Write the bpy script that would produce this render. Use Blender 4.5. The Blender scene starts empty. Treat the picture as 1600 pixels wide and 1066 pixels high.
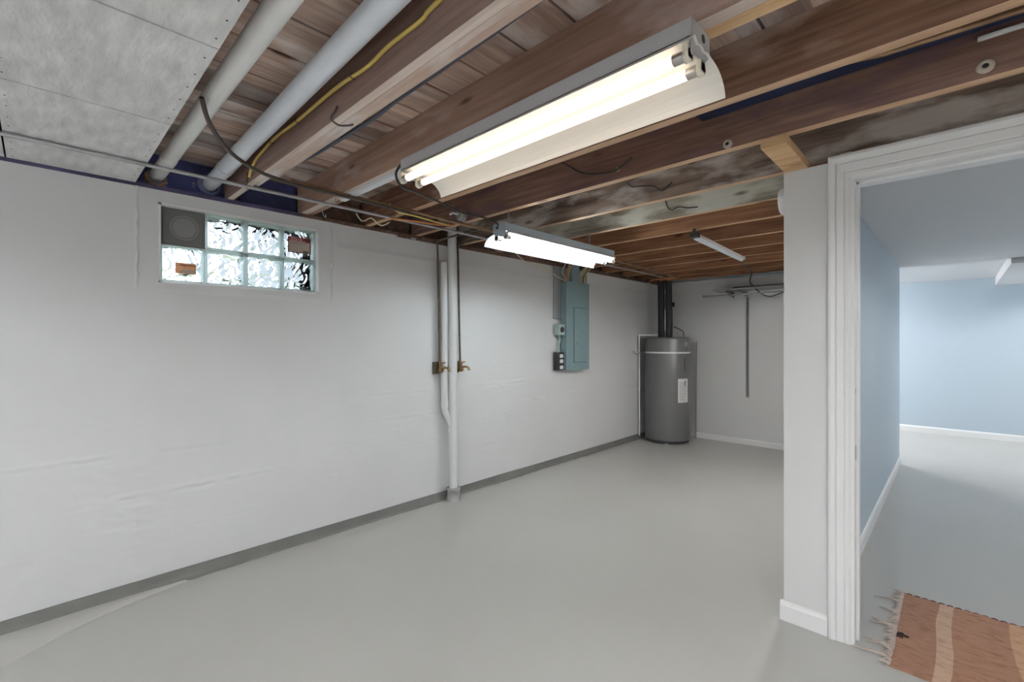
import bpy, bmesh, math, random
import numpy as np
from mathutils import Vector, Matrix, noise as mn
S = bpy.context.scene
COL = S.collection
R = math.radians
random.seed(7)

# ------------------------------------------------------------------ camera, world, exposure
cam_d = bpy.data.cameras.new('camera'); cam = bpy.data.objects.new('camera', cam_d); COL.objects.link(cam)
CAMX, CAMH, FPX = 3.07, 1.32, 718.0
cam_d.sensor_width = 36.0; cam_d.lens = FPX / 1600 * 36.0
cam_d.shift_y = -1 / 1600; cam_d.clip_start = 0.02
cam.location = (CAMX, 0, CAMH)
cam.rotation_euler = (R(90), 0, math.atan2(1493 - 800, FPX))
S.camera = cam
S.view_settings.view_transform = 'Standard'; S.view_settings.look = 'None'
S.view_settings.gamma = 1; S.view_settings.use_curve_mapping = False
S.view_settings.exposure = 0.42
world = bpy.data.worlds.new('world'); S.world = world; world.use_nodes = True
wn = world.node_tree; wn.nodes.clear()
wo = wn.nodes.new('ShaderNodeOutputWorld'); wb = wn.nodes.new('ShaderNodeBackground')
ws = wn.nodes.new('ShaderNodeTexSky'); ws.sky_type = 'HOSEK_WILKIE'; ws.turbidity = 4; ws.sun_direction = (-.5, .3, .6)
wmx = wn.nodes.new('ShaderNodeMixRGB'); wmx.inputs[0].default_value = .75; wmx.inputs[2].default_value = (.86, .92, 1, 1)
wn.links.new(ws.outputs[0], wmx.inputs[1]); wn.links.new(wmx.outputs[0], wb.inputs[0]); wb.inputs[1].default_value = 3.4
wn.links.new(wb.outputs[0], wo.inputs[0])
# lamp strengths (the glow of the fluorescent tubes of each fixture; used by the fixture builder); rear and side are added fill
GLOW_NEAR, GLOW_FAR, GLOW_REARFILL, GLOW_SIDEFILL, GLOW_DEN = 1.7, 19.0, 76.0, 52.0, 200.0

# ------------------------------------------------------------------ helpers
def link(o): COL.objects.link(o); return o

class MB:
    """collects shapes, builds them as one mesh object; several materials by slot"""
    def __init__(s): s.v = []; s.f = []; s.m = []; s.sm = []
    def add(s, vs, fs, mi=0, smooth=False):
        b = len(s.v); s.v += [tuple(v) for v in vs]
        for f in fs: s.f.append([b + i for i in f]); s.m.append(mi); s.sm.append(smooth)
    def box(s, x0, x1, y0, y1, z0, z1, mi=0):
        vs = [(x, y, z) for z in (z0, z1) for y in (y0, y1) for x in (x0, x1)]
        s.add(vs, [(0, 2, 3, 1), (4, 5, 7, 6), (0, 1, 5, 4), (2, 6, 7, 3), (0, 4, 6, 2), (1, 3, 7, 5)], mi)
    def bbox(s, x0, x1, y0, y1, z0, z1, b=.004, mi=0):
        bm = bmesh.new(); bmesh.ops.create_cube(bm, size=1)
        for v in bm.verts: v.co = ((x0+x1)/2 + v.co.x*(x1-x0), (y0+y1)/2 + v.co.y*(y1-y0), (z0+z1)/2 + v.co.z*(z1-z0))
        bmesh.ops.bevel(bm, geom=bm.edges[:], offset=b, segments=2, affect='EDGES', profile=.5)
        bm.verts.index_update()
        s.add([v.co[:] for v in bm.verts], [[v.index for v in f.verts] for f in bm.faces], mi); bm.free()
    def bar(s, p, q, w, h, up=(0, 0, 1), mi=0):
        p = Vector(p); q = Vector(q); d = (q-p).normalized(); u = Vector(up); a = d.cross(u).normalized(); u = a.cross(d)
        vs = [e + a*w/2*i + u*h/2*j for e in (p, q) for (i, j) in ((-1, -1), (1, -1), (1, 1), (-1, 1))]
        s.add(vs, [(0, 1, 2, 3), (7, 6, 5, 4), (0, 4, 5, 1), (1, 5, 6, 2), (2, 6, 7, 3), (3, 7, 4, 0)], mi)
    def tube(s, pts, r, n=12, mi=0, caps=True):
        pts = [Vector(p) for p in pts]; k = len(pts); rs = r if isinstance(r, (list, tuple)) else [r]*k
        t0 = (pts[1]-pts[0]).normalized(); ref = Vector((0, 0, 1)) if abs(t0.z) < .9 else Vector((1, 0, 0))
        a = t0.cross(ref).normalized(); vs = []
        for i, p in enumerate(pts):
            t = (pts[min(i+1, k-1)] - pts[max(i-1, 0)]).normalized()
            a = (a - t*a.dot(t)).normalized(); b = t.cross(a)
            for j in range(n):
                g = 2*math.pi*j/n; vs.append(p + (a*math.cos(g) + b*math.sin(g))*rs[i])
        fs = [(i*n+j, i*n+(j+1) % n, (i+1)*n+(j+1) % n, (i+1)*n+j) for i in range(k-1) for j in range(n)]
        s.add(vs, fs, mi, True)
        if caps:
            s.add([vs[j] for j in range(n)], [list(range(n))[::-1]], mi)
            s.add([vs[(k-1)*n+j] for j in range(n)], [list(range(n))], mi)
    def prof(s, pts, p, q, closed=False, mi=0, smooth=False):
        """profile pts given as 3-D offsets swept from p to q"""
        p = Vector(p); q = Vector(q); n = len(pts)
        vs = [p + Vector(o) for o in pts] + [q + Vector(o) for o in pts]
        m = n if closed else n-1
        s.add(vs, [(i, (i+1) % n, n+(i+1) % n, n+i) for i in range(m)], mi, smooth)
        if closed: s.add(vs, [list(range(n))[::-1], [n+i for i in range(n)]], mi)
    def lathe(s, c, prof, n=32, axis='Z', mi=0, smooth=True):
        c = Vector(c); vs = []
        for (r, h) in prof:
            for j in range(n):
                g = 2*math.pi*j/n; x, y = r*math.cos(g), r*math.sin(g)
                vs.append(c + Vector({'Z': (x, y, h), 'X': (h, x, y), 'Y': (y, h, x)}[axis]))
        s.add(vs, [(i*n+j, i*n+(j+1) % n, (i+1)*n+(j+1) % n, (i+1)*n+j) for i in range(len(prof)-1) for j in range(n)], mi, smooth)
    def build(s, name, m, parent=None, at=None):
        me = bpy.data.meshes.new(name)
        off = Vector(at) if at else Vector((0, 0, 0))
        me.from_pydata([tuple(Vector(v)-off) for v in s.v], [], s.f)
        for mm in (m if isinstance(m, (list, tuple)) else [m]): me.materials.append(mm)
        me.polygons.foreach_set('material_index', s.m); me.polygons.foreach_set('use_smooth', s.sm)
        me.update()
        o = link(bpy.data.objects.new(name, me)); o.location = off
        if parent: o.parent = parent
        return o

def tag(o, label=None, cat=None, group=None, kind=None):
    if label: o['label'] = label
    if cat: o['category'] = cat
    if group: o['group'] = group
    if kind: o['kind'] = kind
    return o
def thing(name, loc, label, cat, group=None, rz=0):
    o = link(bpy.data.objects.new(name, None)); o.empty_display_size = .05
    o.location = loc; o.rotation_euler = (0, 0, rz); return tag(o, label, cat, group)
def struct(o): o['kind'] = 'structure'; return o
class W:
    """builds parts in world coordinates under an un-rotated thing"""
    def __init__(s, root): s.r = root
    def __call__(s, mb, name, m, parent=None, label=None):
        o = mb.build(name, m, parent or s.r)
        o.location = -s.r.location if parent is None else (0, 0, 0)
        if label: o['label'] = label
        return o
def smooth_path(pts, n=8):
    P = [Vector(p) for p in pts]; P = [P[0]*2-P[1]] + P + [P[-1]*2-P[-2]]; out = []
    for i in range(1, len(P)-2):
        for k in range(n):
            t = k/n; a, b, c, d = P[i-1:i+3]
            out.append(.5*((2*b) + (c-a)*t + (2*a-5*b+4*c-d)*t*t + (3*b-a-3*c+d)*t**3))
    return out + [P[-2]]
def cable(name, pts, r, m, label, cat='cable', group=None, n=8):
    b = MB(); b.tube(smooth_path(pts), r, n); return tag(b.build(name, m), label, cat, group)
def text_mb(body, size, m, name, parent, loc, rot, label=None):
    cu = bpy.data.curves.new(name, 'FONT'); cu.body = body; cu.size = size; cu.align_x = 'CENTER'; cu.align_y = 'CENTER'; cu.extrude = .0004
    t = bpy.data.objects.new(name, cu); COL.objects.link(t)
    bpy.context.view_layer.update()
    me = bpy.data.meshes.new_from_object(t.evaluated_get(bpy.context.evaluated_depsgraph_get()))
    bpy.data.objects.remove(t)
    me.materials.clear(); me.materials.append(m)
    o = link(bpy.data.objects.new(name, me)); o.parent = parent; o.location = loc; o.rotation_euler = rot
    if label: o['label'] = label
    return o

# ------------------------------------------------------------------ materials
def newmat(name):
    m = bpy.data.materials.new(name); m.use_nodes = True; t = m.node_tree
    return m, t, t.nodes['Principled BSDF']
def c4(c): return (c[0], c[1], c[2], 1)
def mat(name, col, rough=.5, metal=0, var=0, vs=3, bump=0, bs=20, spec=.5, col2=None, vscale=(1, 1, 1), detail=4):
    m, t, p = newmat(name); N = t.nodes; L = t.links
    p.inputs['Base Color'].default_value = c4(col); p.inputs['Roughness'].default_value = rough
    p.inputs['Metallic'].default_value = metal; p.inputs['Specular IOR Level'].default_value = spec
    if var or bump:
        tc = N.new('ShaderNodeTexCoord'); mp = N.new('ShaderNodeMapping'); mp.inputs['Scale'].default_value = vscale
        L.new(tc.outputs['Object'], mp.inputs[0])
    if var:
        nz = N.new('ShaderNodeTexNoise'); nz.inputs['Scale'].default_value = vs; nz.inputs['Detail'].default_value = detail; L.new(mp.outputs[0], nz.inputs[0])
        r = N.new('ShaderNodeValToRGB'); r.color_ramp.elements[0].position = .3; r.color_ramp.elements[1].position = .7
        c2 = col2 or [min(1, x*(1+var)) for x in col]; c1 = [x*(1-var) for x in col] if not col2 else col
        r.color_ramp.elements[0].color = c4(c1); r.color_ramp.elements[1].color = c4(c2)
        L.new(nz.outputs[0], r.inputs[0]); L.new(r.outputs[0], p.inputs['Base Color'])
    if bump:
        n2 = N.new('ShaderNodeTexNoise'); n2.inputs['Scale'].default_value = bs; n2.inputs['Detail'].default_value = 5; L.new(mp.outputs[0], n2.inputs[0])
        b = N.new('ShaderNodeBump'); b.inputs['Strength'].default_value = bump; b.inputs['Distance'].default_value = .01
        L.new(n2.outputs[0], b.inputs['Height']); L.new(b.outputs[0], p.inputs['Normal'])
    return m
def emis(name, col, s):
    m, t, p = newmat(name); p.inputs['Base Color'].default_value = c4(col)
    p.inputs['Emission Color'].default_value = c4(col); p.inputs['Emission Strength'].default_value = s; return m
def wood(name, c1, c2, patch=None, amt=.5, axis=0, rough=.75, off=0, dark=.55, plank=0, pscale=1.0):
    """weathered timber; grain runs along the axis; patch = colour of blotches in the wood; plank = board width across X"""
    m, t, p = newmat(name); N = t.nodes; L = t.links
    p.inputs['Roughness'].default_value = rough; p.inputs['Specular IOR Level'].default_value = .25
    tc = N.new('ShaderNodeTexCoord')
    def noi(sc, scale=1, det=6, w=0, dist=0):
        mp = N.new('ShaderNodeMapping'); mp.inputs['Scale'].default_value = sc; mp.inputs['Location'].default_value = (off*3.1+w, off*1.7+w, off+w)
        nz = N.new('ShaderNodeTexNoise'); nz.inputs['Scale'].default_value = scale; nz.inputs['Detail'].default_value = det; nz.inputs['Distortion'].default_value = dist
        L.new(tc.outputs['Object'], mp.inputs[0]); L.new(mp.outputs[0], nz.inputs[0]); return nz.outputs[0]
    def ramp(v, a, b, ca=(0, 0, 0), cb=(1, 1, 1)):
        r = N.new('ShaderNodeValToRGB'); r.color_ramp.elements[0].position = a; r.color_ramp.elements[1].position = b
        r.color_ramp.elements[0].color = c4(ca); r.color_ramp.elements[1].color = c4(cb); L.new(v, r.inputs[0]); return r.outputs[0]
    def mix(f, a, b, mode='MIX'):
        x = N.new('ShaderNodeMixRGB'); x.blend_type = mode
        for i, q in enumerate((f, a, b)):
            if hasattr(q, 'links'): L.new(q, x.inputs[i])
            else: x.inputs[i].default_value = q if i == 0 else c4(q)
        return x.outputs[0]
    g = (1.3, 26, 26) if axis == 0 else (26, 1.3, 26)
    grain = noi(g, 1.8, 8, dist=.25)
    col = ramp(grain, .32, .68, c1, c2)
    big = noi((.9, 3, 3) if axis == 0 else (3, .9, 3), 1.4*pscale, 5, 5)
    col = mix(ramp(big, .38, .66), col, mix(1, col, (dark, dark*.93, dark*.9), 'MULTIPLY'))
    if patch is not None:
        pm = noi((1.3, 4, 4) if axis == 0 else (4, 1.3, 4), 1.7*pscale, 10, 11, .15)
        msk = ramp(pm, .62-.25*amt, .72-.2*amt)
        col = mix(mix(.0, msk, (0, 0, 0)), col, mix(.75, col, patch))
    if plank:
        sx = N.new('ShaderNodeSeparateXYZ'); L.new(tc.outputs['Object'], sx.inputs[0])
        md = N.new('ShaderNodeMath'); md.operation = 'DIVIDE'; md.inputs[1].default_value = plank; L.new(sx.outputs[0], md.inputs[0])
        fl = N.new('ShaderNodeMath'); fl.operation = 'FLOOR'; L.new(md.outputs[0], fl.inputs[0])
        wnz = N.new('ShaderNodeTexWhiteNoise'); wnz.noise_dimensions = '1D'; L.new(fl.outputs[0], wnz.inputs['W'])
        col = mix(1, col, ramp(wnz.outputs[0], 0, 1, (.55, .52, .52), (1.3, 1.25, 1.2)), 'MULTIPLY')
    # knots
    vm = N.new('ShaderNodeMapping'); vm.inputs['Scale'].default_value = (2.2, 7, 7) if axis == 0 else (7, 2.2, 7); vm.inputs['Location'].default_value = (off, off*2, 0)
    vo = N.new('ShaderNodeTexVoronoi'); vo.inputs['Scale'].default_value = 1; L.new(tc.outputs['Object'], vm.inputs[0]); L.new(vm.outputs[0], vo.inputs[0])
    kn = ramp(vo.outputs['Distance'], .05, .13, (.35, .28, .25), (1, 1, 1)); col = mix(1, col, kn, 'MULTIPLY')
    L.new(col, p.inputs['Base Color'])
    b = N.new('ShaderNodeBump'); b.inputs['Strength'].default_value = .35; b.inputs['Distance'].default_value = .006
    L.new(grain, b.inputs['Height']); L.new(b.outputs[0], p.inputs['Normal'])
    return m

M_wall = mat('white painted concrete', (.66, .66, .665), .55, var=.03, vs=1.2, bump=.12, bs=14)
M_plaster = mat('white painted board', (.70, .70, .70), .5, bump=.03, bs=60)
M_trim = mat('white gloss trim paint', (.82, .82, .82), .42)
M_blue = mat('pale blue wall paint', (.49, .575, .65), .5, bump=.03, bs=60)
M_ceilw = mat('flat ceiling paint', (.72, .72, .73), .7, bump=.03, bs=50)
M_band = mat('dark grey base paint', (.155, .155, .145), .5, var=.1, vs=5, bump=.3, bs=18)
M_floor = mat('grey floor paint', (.475, .468, .445), .34, var=.05, vs=.9, bump=.10, bs=5, spec=.4)
M_panel = mat('grey fibreboard', (.60, .60, .60), .85, var=.15, vs=16, bump=.5, bs=40, vscale=(.5, 1.6, 1), detail=8, col2=(.82, .82, .82))
M_dark = mat('dark metal', (.03, .03, .03), .5)
M_pvcgrey = mat('off white drain pipe paint', (.85, .85, .84), .35, var=.04, vs=6)
M_pvctint = mat('pale blue white drain pipe', (.76, .80, .87), .3, var=.04, vs=5)  # blue cast of the window daylight is put into the pipe's white
M_pipewhite = mat('white painted pipe', (.66, .665, .67), .4, bump=.2, bs=30)
M_hub = mat('grey painted hub', (.34, .34, .33), .5, bump=.3, bs=30)
M_galv = mat('galvanised steel', (.45, .45, .46), .35, .8, var=.15, vs=12)
M_copper = mat('aged copper', (.30, .19, .11), .4, .8, var=.3, vs=9)
M_copperbright = mat('bright copper', (.72, .30, .14), .35, .8, var=.2, vs=9)
M_brass = mat('tarnished brass', (.27, .175, .08), .4, .75, var=.4, vs=40)
M_iron = mat('dark aged supply pipe', (.12, .10, .075), .55, .5, var=.4, vs=25)
M_black = mat('black cable jacket', (.025, .023, .022), .45)
M_brownc = mat('dark brown cable', (.07, .05, .04), .5)
M_navy = mat('blue grey cable jacket', (.10, .125, .17), .45)
M_yellow = mat('yellow cable jacket', (.66, .50, .13), .45)
M_cream = mat('cream cable jacket', (.62, .56, .40), .5)
M_orange = mat('orange cable jacket', (.70, .26, .09), .5)
M_fixgrey = mat('grey enamelled steel', (.50, .51, .53), .35, .2)
M_fixblue = mat('blue grey enamelled steel', (.42, .50, .56), .35, .2)
M_refl = mat('white enamel reflector', (.80, .77, .72), .4)
M_reflc = mat('cool white enamel reflector', (.80, .82, .82), .4)
M_socket = mat('white lamp holder', (.78, .73, .62), .4)
M_cap = mat('aluminium lamp cap', (.55, .53, .5), .3, .9)
M_box = mat('sage green enamelled steel', (.215, .31, .325), .42, .15, var=.05, vs=4)
M_boxl = mat('pale green enamelled steel', (.40, .50, .47), .45)
M_bgrey = mat('grey painted backing board', (.25, .26, .27), .6, var=.1, vs=4)
M_race = mat('blue grey raceway', (.22, .30, .36), .45)
M_tank = mat('dark grey tank jacket', (.15, .15, .152), .42, .2, spec=.5)
M_foam = mat('black foam pipe sleeve', (.012, .012, .015), .6)
M_label = mat('white paper label', (.75, .75, .74), .6)
M_ink = mat('grey print', (.28, .28, .28), .6)
M_wire = mat('grey coated wire', (.22, .22, .22), .4, .3)
M_chrome = mat('chrome', (.6, .6, .6), .2, .9)
M_led = mat('white plastic lens', (.72, .76, .80), .35)
M_plastic = mat('white plastic', (.80, .80, .80), .35)
M_vent = mat('dark grey vent plastic', (.14, .14, .135), .5)
M_ventr = mat('grey vent ring plastic', (.24, .24, .235), .45)
M_red = mat('dark red sticker', (.20, .035, .035), .5)
M_pink = mat('pale pink print', (.72, .50, .48), .5)
M_tan = mat('tan sticker panel', (.42, .36, .31), .5)
M_orst = mat('orange sticker', (.75, .38, .20), .5, var=.3, vs=60)
M_ceram = mat('glazed ceramic', (.52, .46, .38), .35)
M_glowboard = mat('navy blue stained board', (.05, .06, .18), .5, var=.4, vs=5)  # blue glow around the window, painted into the board colour
M_mortar = mat('pale green block edge', (.74, .88, .86), .35); M_mortar.node_tree.nodes['Principled BSDF'].inputs['Transmission Weight'].default_value = .6; M_mortar.node_tree.nodes['Principled BSDF'].inputs['IOR'].default_value = 1.15
M_grass = mat('grass', (.24, .27, .18), .9, var=.5, vs=8)
M_dirt = mat('gravel bed', (.35, .31, .26), .9, var=.5, vs=10)
M_siding = mat('grey siding', (.36, .38, .41), .8, var=.2, vs=3)
def tube_mat(name, c, s): return emis(name, c, s)
M_tubew = tube_mat('warm white tube glow', (1, .87, .72), GLOW_NEAR)
M_tubec = tube_mat('cool white tube glow', (.88, .97, 1), GLOW_FAR)
M_tuberfill = tube_mat('rear lamp tube glow', (.96, .985, 1), GLOW_REARFILL)  # unseen fill added behind and right of the camera
M_tubesfill = tube_mat('side lamp tube glow', (1, .985, .97), GLOW_SIDEFILL)  # unseen fill added behind the partition
M_tubed = tube_mat('den lamp tube glow', (1, .98, .96), GLOW_DEN)
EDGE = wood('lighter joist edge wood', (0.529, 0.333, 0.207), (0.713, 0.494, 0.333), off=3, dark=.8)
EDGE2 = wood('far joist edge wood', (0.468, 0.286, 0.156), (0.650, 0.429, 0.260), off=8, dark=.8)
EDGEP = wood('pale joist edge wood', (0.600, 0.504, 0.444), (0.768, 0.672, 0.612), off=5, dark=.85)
W_A = wood('mauve brown joist wood', (0.225, 0.147, 0.123), (0.323, 0.225, 0.195), off=1, dark=.82)
W_A2 = wood('pinkish board wood', (0.525, 0.400, 0.338), (0.675, 0.550, 0.475), (0.750, 0.712, 0.700), .5, off=2, dark=.85)
W_B = wood('warm brown joist wood', (0.350, 0.217, 0.161), (0.476, 0.322, 0.252), (0.532, 0.434, 0.406), .15, off=4, dark=.75)
W_PINE = wood('new pine', (.58, .36, .18), (.78, .55, .32), off=6, dark=.85)
W_C = wood('dark brown joist wood', (0.158, 0.083, 0.054), (0.300, 0.173, 0.117), (0.480, 0.360, 0.300), .25, off=7, dark=.7)
W_D = wood('reddish brown joist wood', (0.195, 0.112, 0.083), (0.345, 0.210, 0.158), (0.135, 0.075, 0.090), .45, off=9, dark=.7)
W_E = wood('grey stained joist wood', (0.195, 0.143, 0.112), (0.405, 0.315, 0.255), (0.690, 0.645, 0.600), .55, off=10, dark=.5, pscale=1.3)
W_F = wood('grey green stained joist wood', (0.270, 0.243, 0.189), (0.486, 0.446, 0.365), (0.675, 0.675, 0.594), .7, off=11, dark=.55, pscale=1.3)
W_G = wood('orange brown joist wood', (0.225, 0.105, 0.053), (0.405, 0.210, 0.112), off=12, dark=.75)
W_H = wood('chestnut joist wood', (0.192, 0.088, 0.045), (0.368, 0.184, 0.096), off=14, dark=.75)
W_SUB = wood('subfloor boards', (.52, .385, .32), (.74, .60, .52), (.80, .76, .75), .40, axis=1, off=13, dark=.62, plank=.212)
W_RIM = wood('brown rim board', (0.108, 0.066, 0.054), (0.228, 0.144, 0.108), off=15, dark=.6)

# ------------------------------------------------------------------ room shell
XR, YB = 5.2, -2.3           # right wall, wall behind the camera
YK, YFAR = 6.25, 8.83        # back wall, far blue wall
b = MB(); b.box(-.3, XR+.1, YB-.1, YFAR+.1, -.12, 0); struct(b.build('floor', M_floor))

# left wall: poured concrete with board lines, heavy paint and a patched window surround, real relief
WY0, WY1, WZ0, WZ1 = .455, 1.314, 1.630, 2.058
def wall_relief(y, z):
    h = .004*mn.noise(Vector((y*.9, z*1.3, 3))) + .0016*mn.noise(Vector((y*5, z*9, 7)))
    for k, zz in enumerate((.305, .515, .733, .925, 1.13)):
        zc = zz + .006*mn.noise(Vector((y*2.3, k*9.1, 0))) + .007*mn.noise(Vector((y*15, k, 0))) + .004*mn.noise(Vector((y*33, k, 2)))
        amp = max(0, mn.noise(Vector((y*1.1+k*3.7, k*5.3, 1))) + .22)*1.2
        if k == 4: amp *= .35
        d = z - zc
        h += amp*max(0, .45+1.3*mn.noise(Vector((y*13, k*2.2, 6))))*(.009*math.exp(-(d/.007)**2) - .010*math.exp(-((d+.012)/.007)**2)) + amp*.004*(1/(1+math.exp(max(-40, min(40, d/.004)))))*math.exp(-max(0, -d)/.09)
        rg = max(0, mn.noise(Vector((y*1.6, z*4+k, 5))) - .30)
        h += rg*.012*abs(mn.noise(Vector((y*9, z*45, 2))))
    if y > 1.45: h -= .006/(1+math.exp(-max(-40, min(40, (z-1.978)/.004))))
    # plaster patch around the window
    inz = 1.594 < z < 2.2; iny = .366 < y < 1.40
    w = .006*mn.noise(Vector((z*11, y*3, 8))) + .004*mn.noise(Vector((z*40, y*30, 8)))
    if z > 1.60:
        h += .014*max(.2, .6+1.5*mn.noise(Vector((z*23, 1, 1))))*math.exp(-((y-.364-w)/.005)**2) + .012*max(.2, .6+1.5*mn.noise(Vector((z*21, 4, 1))))*math.exp(-((y-1.402-w)/.005)**2)
    if .36 < y < 1.41: h += .004*math.exp(-((z-1.594-w*.6)/.005)**2)
    if iny and inz: h += .003
    return h
def wall_left():
    ys = sorted(set([round(-.35+.0155*i, 5) for i in range(int(6.6/.0155)+1)] + [WY0, WY1, 6.25] + [round(q+.0025*i, 5) for q in (.345, 1.385) for i in range(15)]))
    ys = [y for y in ys if y <= 6.25 and not any(0 < abs(y-e) < .007 for e in (WY0, WY1))]
    zs = sorted(set([round(.0106*i, 5) for i in range(201)] + [WZ0, WZ1, 2.125]))
    zs = [z for z in zs if z <= 2.125 and not any(0 < abs(z-e) < .005 for e in (WZ0, WZ1))]
    vs = []; ny, nz = len(ys), len(zs)
    for y in ys:
        for z in zs:
            e = (abs(y-WY0) < 1e-6 or abs(y-WY1) < 1e-6) and WZ0-1e-6 <= z <= WZ1+1e-6
            vs.append((wall_relief(y, z), y, z))
    fs = []
    for i in range(ny-1):
        for j in range(nz-1):
            if ys[i] >= WY0-1e-6 and ys[i+1] <= WY1+1e-6 and zs[j] >= WZ0-1e-6 and zs[j+1] <= WZ1+1e-6: continue
            a = i*nz+j; fs.append((a, a+nz, a+nz+1, a+1))
    b = MB(); b.add(vs, fs, 0, True)
    t = -.30
    b.box(t, -.006, -.35, WY0, 0, 2.11); b.box(t, -.006, WY1, 6.25, 0, 2.11)
    b.box(t, -.006, WY0, WY1, 0, WZ0); b.box(t, -.006, WY0, WY1, WZ1, 2.11)
    # reveal of the opening
    for (q) in (WY0, WY1): b.add([(.004, q, WZ0), (-.3, q, WZ0), (-.3, q, WZ1), (.004, q, WZ1)], [(0, 1, 2, 3)])
    for (q) in (WZ0, WZ1): b.add([(.004, WY0, q), (-.3, WY0, q), (-.3, WY1, q), (.004, WY1, q)], [(0, 1, 2, 3)])
    b.box(t, .0, YB, -.34, 0, 2.125); b.box(t, 0, 6.25, YFAR+.1, 0, 2.4)
    return struct(b.build('wall_left', M_wall))
wall_left()
# irregular dark base band (painted mortar fillet) along the left wall
b = MB(); n = 330; vs = []
for i in range(n+1):
    y = -.4 + 6.62*i/n
    w = .014 + .010*(mn.noise(Vector((y*2.1, 0, 4)))+.5) + .012*max(0, mn.noise(Vector((y*9, 0, 1)))) + .02*max(0, mn.noise(Vector((y*.8, 2, 1))))
    z1 = .064 + .003*mn.noise(Vector((y*1.5, 5, 0)))
    vs += [(.002, y, z1), (.010, y, z1-.001), (.011+w*.25, y, .03), (.011+w*.5, y, .012), (.011+w, y, .0)]
b.add(vs, [(i*5+j, i*5+j+1, i*5+j+6, i*5+j+5) for i in range(n) for j in range(4)], 0, False)
struct(b.build('baseboard_left', M_band))
# shallow ledge of old floor paint near the corner of the slab
b = MB(); n = 60; vs = []
for i in range(n+1):
    y = -.5 + 2.1*i/n; x = .026 + .44*math.exp(-((y+.5)/.60)**2) + .012*mn.noise(Vector((y*4, 1, 1)))
    q = max(.02, min(1, (1.15-y)/.9)); vs += [(.012, y, .010*q), (x-.012, y, .009*q), (x, y, .0002)]
b.add(vs, [(i*3+j, i*3+j+1, i*3+j+4, i*3+j+3) for i in range(n) for j in range(2)], 0, True)
struct(b.build('trim_4', M_floor))

b = MB(); b.box(0, 2.49, YK, YK+.10, 0, 2.13); struct(b.build('wall_back', M_plaster))
b = MB(); b.prof([(0, 0, 0), (0, -.014, 0), (0, -.014, .056), (0, -.008, .068), (0, 0, .072)], (.0, YK, 0), (2.49, YK, 0), True); struct(b.build('baseboard_back', M_trim))
b = MB(); b.box(XR, XR+.1, YB-.1, YFAR+.1, 0, 2.4); struct(b.build('wall_right', M_plaster))
b = MB(); b.box(-.3, XR+.1, YB-.1, YB, 0, 2.4); struct(b.build('wall_rear', M_plaster))
# partition: stub end + doorway wall; main side white, den side blue
PX0, PX1, PY0 = 2.485, 2.64, 2.46
b = MB(); b.box(PX0, 2.752, PY0, PY0+.15, 0, 2.112, 0); b.box(PX0, PX1-.002, PY0+.15, 6.40, 0, 2.112, 0)
b.box(PX1-.002, PX1, PY0+.15, 6.402, 0, 2.10, 1); b.box(PX0, PX1, 6.40, 6.402, 0, 2.10, 1)
b.box(PX1, 2.752, PY0+.15, PY0+.152, 0, 2.1, 1)
struct(b.build('wall_partition', [M_plaster, M_blue]))
b = MB(); b.box(2.752, 3.56, PY0, PY0+.15, 2.030, 2.112, 0); struct(b.build('wall_header', M_plaster))
b = MB(); b.box(3.56, XR, PY0, PY0+.15, 0, 2.112, 0); struct(b.build('wall_doorway', M_plaster))
b = MB(); b.box(-.0, XR, YFAR, YFAR+.1, 0, 2.4); struct(b.build('wall_far', M_blue))
b = MB(); b.box(0, 2.49, YK+.10, YK+.102, 0, 2.16); b.box(0, .003, 6.36, YFAR, 0, 2.16); b.box(XR-.003, XR, 2.62, YFAR, 0, 2.16); struct(b.build('wall_den', M_blue))
BBP = lambda sx, sy: [(0, 0, 0), (sx*.014, sy*.014, 0), (sx*.014, sy*.014, .07), (sx*.008, sy*.008, .084), (0, 0, .09)]
b = MB()
b.prof(BBP(0, -1), (PX0-.014, PY0, 0), (2.660, PY0, 0), True); b.prof(BBP(-1, 0), (PX0, PY0, 0), (PX0, YK, 0), True)
struct(b.build('baseboard_partition', M_trim))
b = MB(); b.prof(BBP(1, 0), (PX1, PY0+.16, 0), (PX1, 6.416, 0), True); struct(b.build('baseboard_den', M_trim))
b = MB(); b.prof(BBP(0, -1), (0, YFAR, 0), (XR, YFAR, 0), True); struct(b.build('baseboard_far', M_trim))
# doorway casing, fluted profile, plus jamb
def casing_prof(ax, s, w=.082):
    """profile across the casing width from inner edge (0) to outer edge (w) and its projection from the wall"""
    P = [(0, 0), (0, .010), (.006, .014), (.018, .014), (.021, .010), (.025, .015), (.048, .018), (.052, .013), (.056, .020), (.070, .024), (.078, .022), (.082, .016), (.082, 0)]
    return [(q[0]*w/.082, q[1]) for q in P]
b = MB(); CP = casing_prof(0, 0)
xi, zi, xr = 2.742, 2.024, 3.566
loop = [(xi, 0, -1, 0), (xi, zi, -1, 1), (xr, zi, 1, 1), (xr, 0, 1, 0)]
rows = []
for (x, z, sx, sz) in loop:
    rows.append([(x + sx*u*(.98 if sz == 0 or True else 1), PY0 - d, z + (u*1.33 if sz else 0)) for (u, d) in CP])
for i in range(3):
    n = len(CP); vs = rows[i] + rows[i+1]; b.add(vs, [(k, k+1, n+k+1, n+k) for k in range(n-1)])
struct(b.build('trim_1', M_trim))
b = MB(); b.box(2.742, 2.756, PY0-.006, PY0+.152, 0, 2.024); b.box(3.552, 3.566, PY0-.006, PY0+.152, 0, 2.024); b.box(2.756, 3.552, PY0-.006, PY0+.152, 2.016, 2.030)
b.box(2.756, 2.766, PY0+.05, PY0+.085, 0, 2.016); b.box(2.756, 3.552, PY0+.05, PY0+.085, 2.006, 2.016)
jamb = struct(b.build('trim_2', M_trim))
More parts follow.
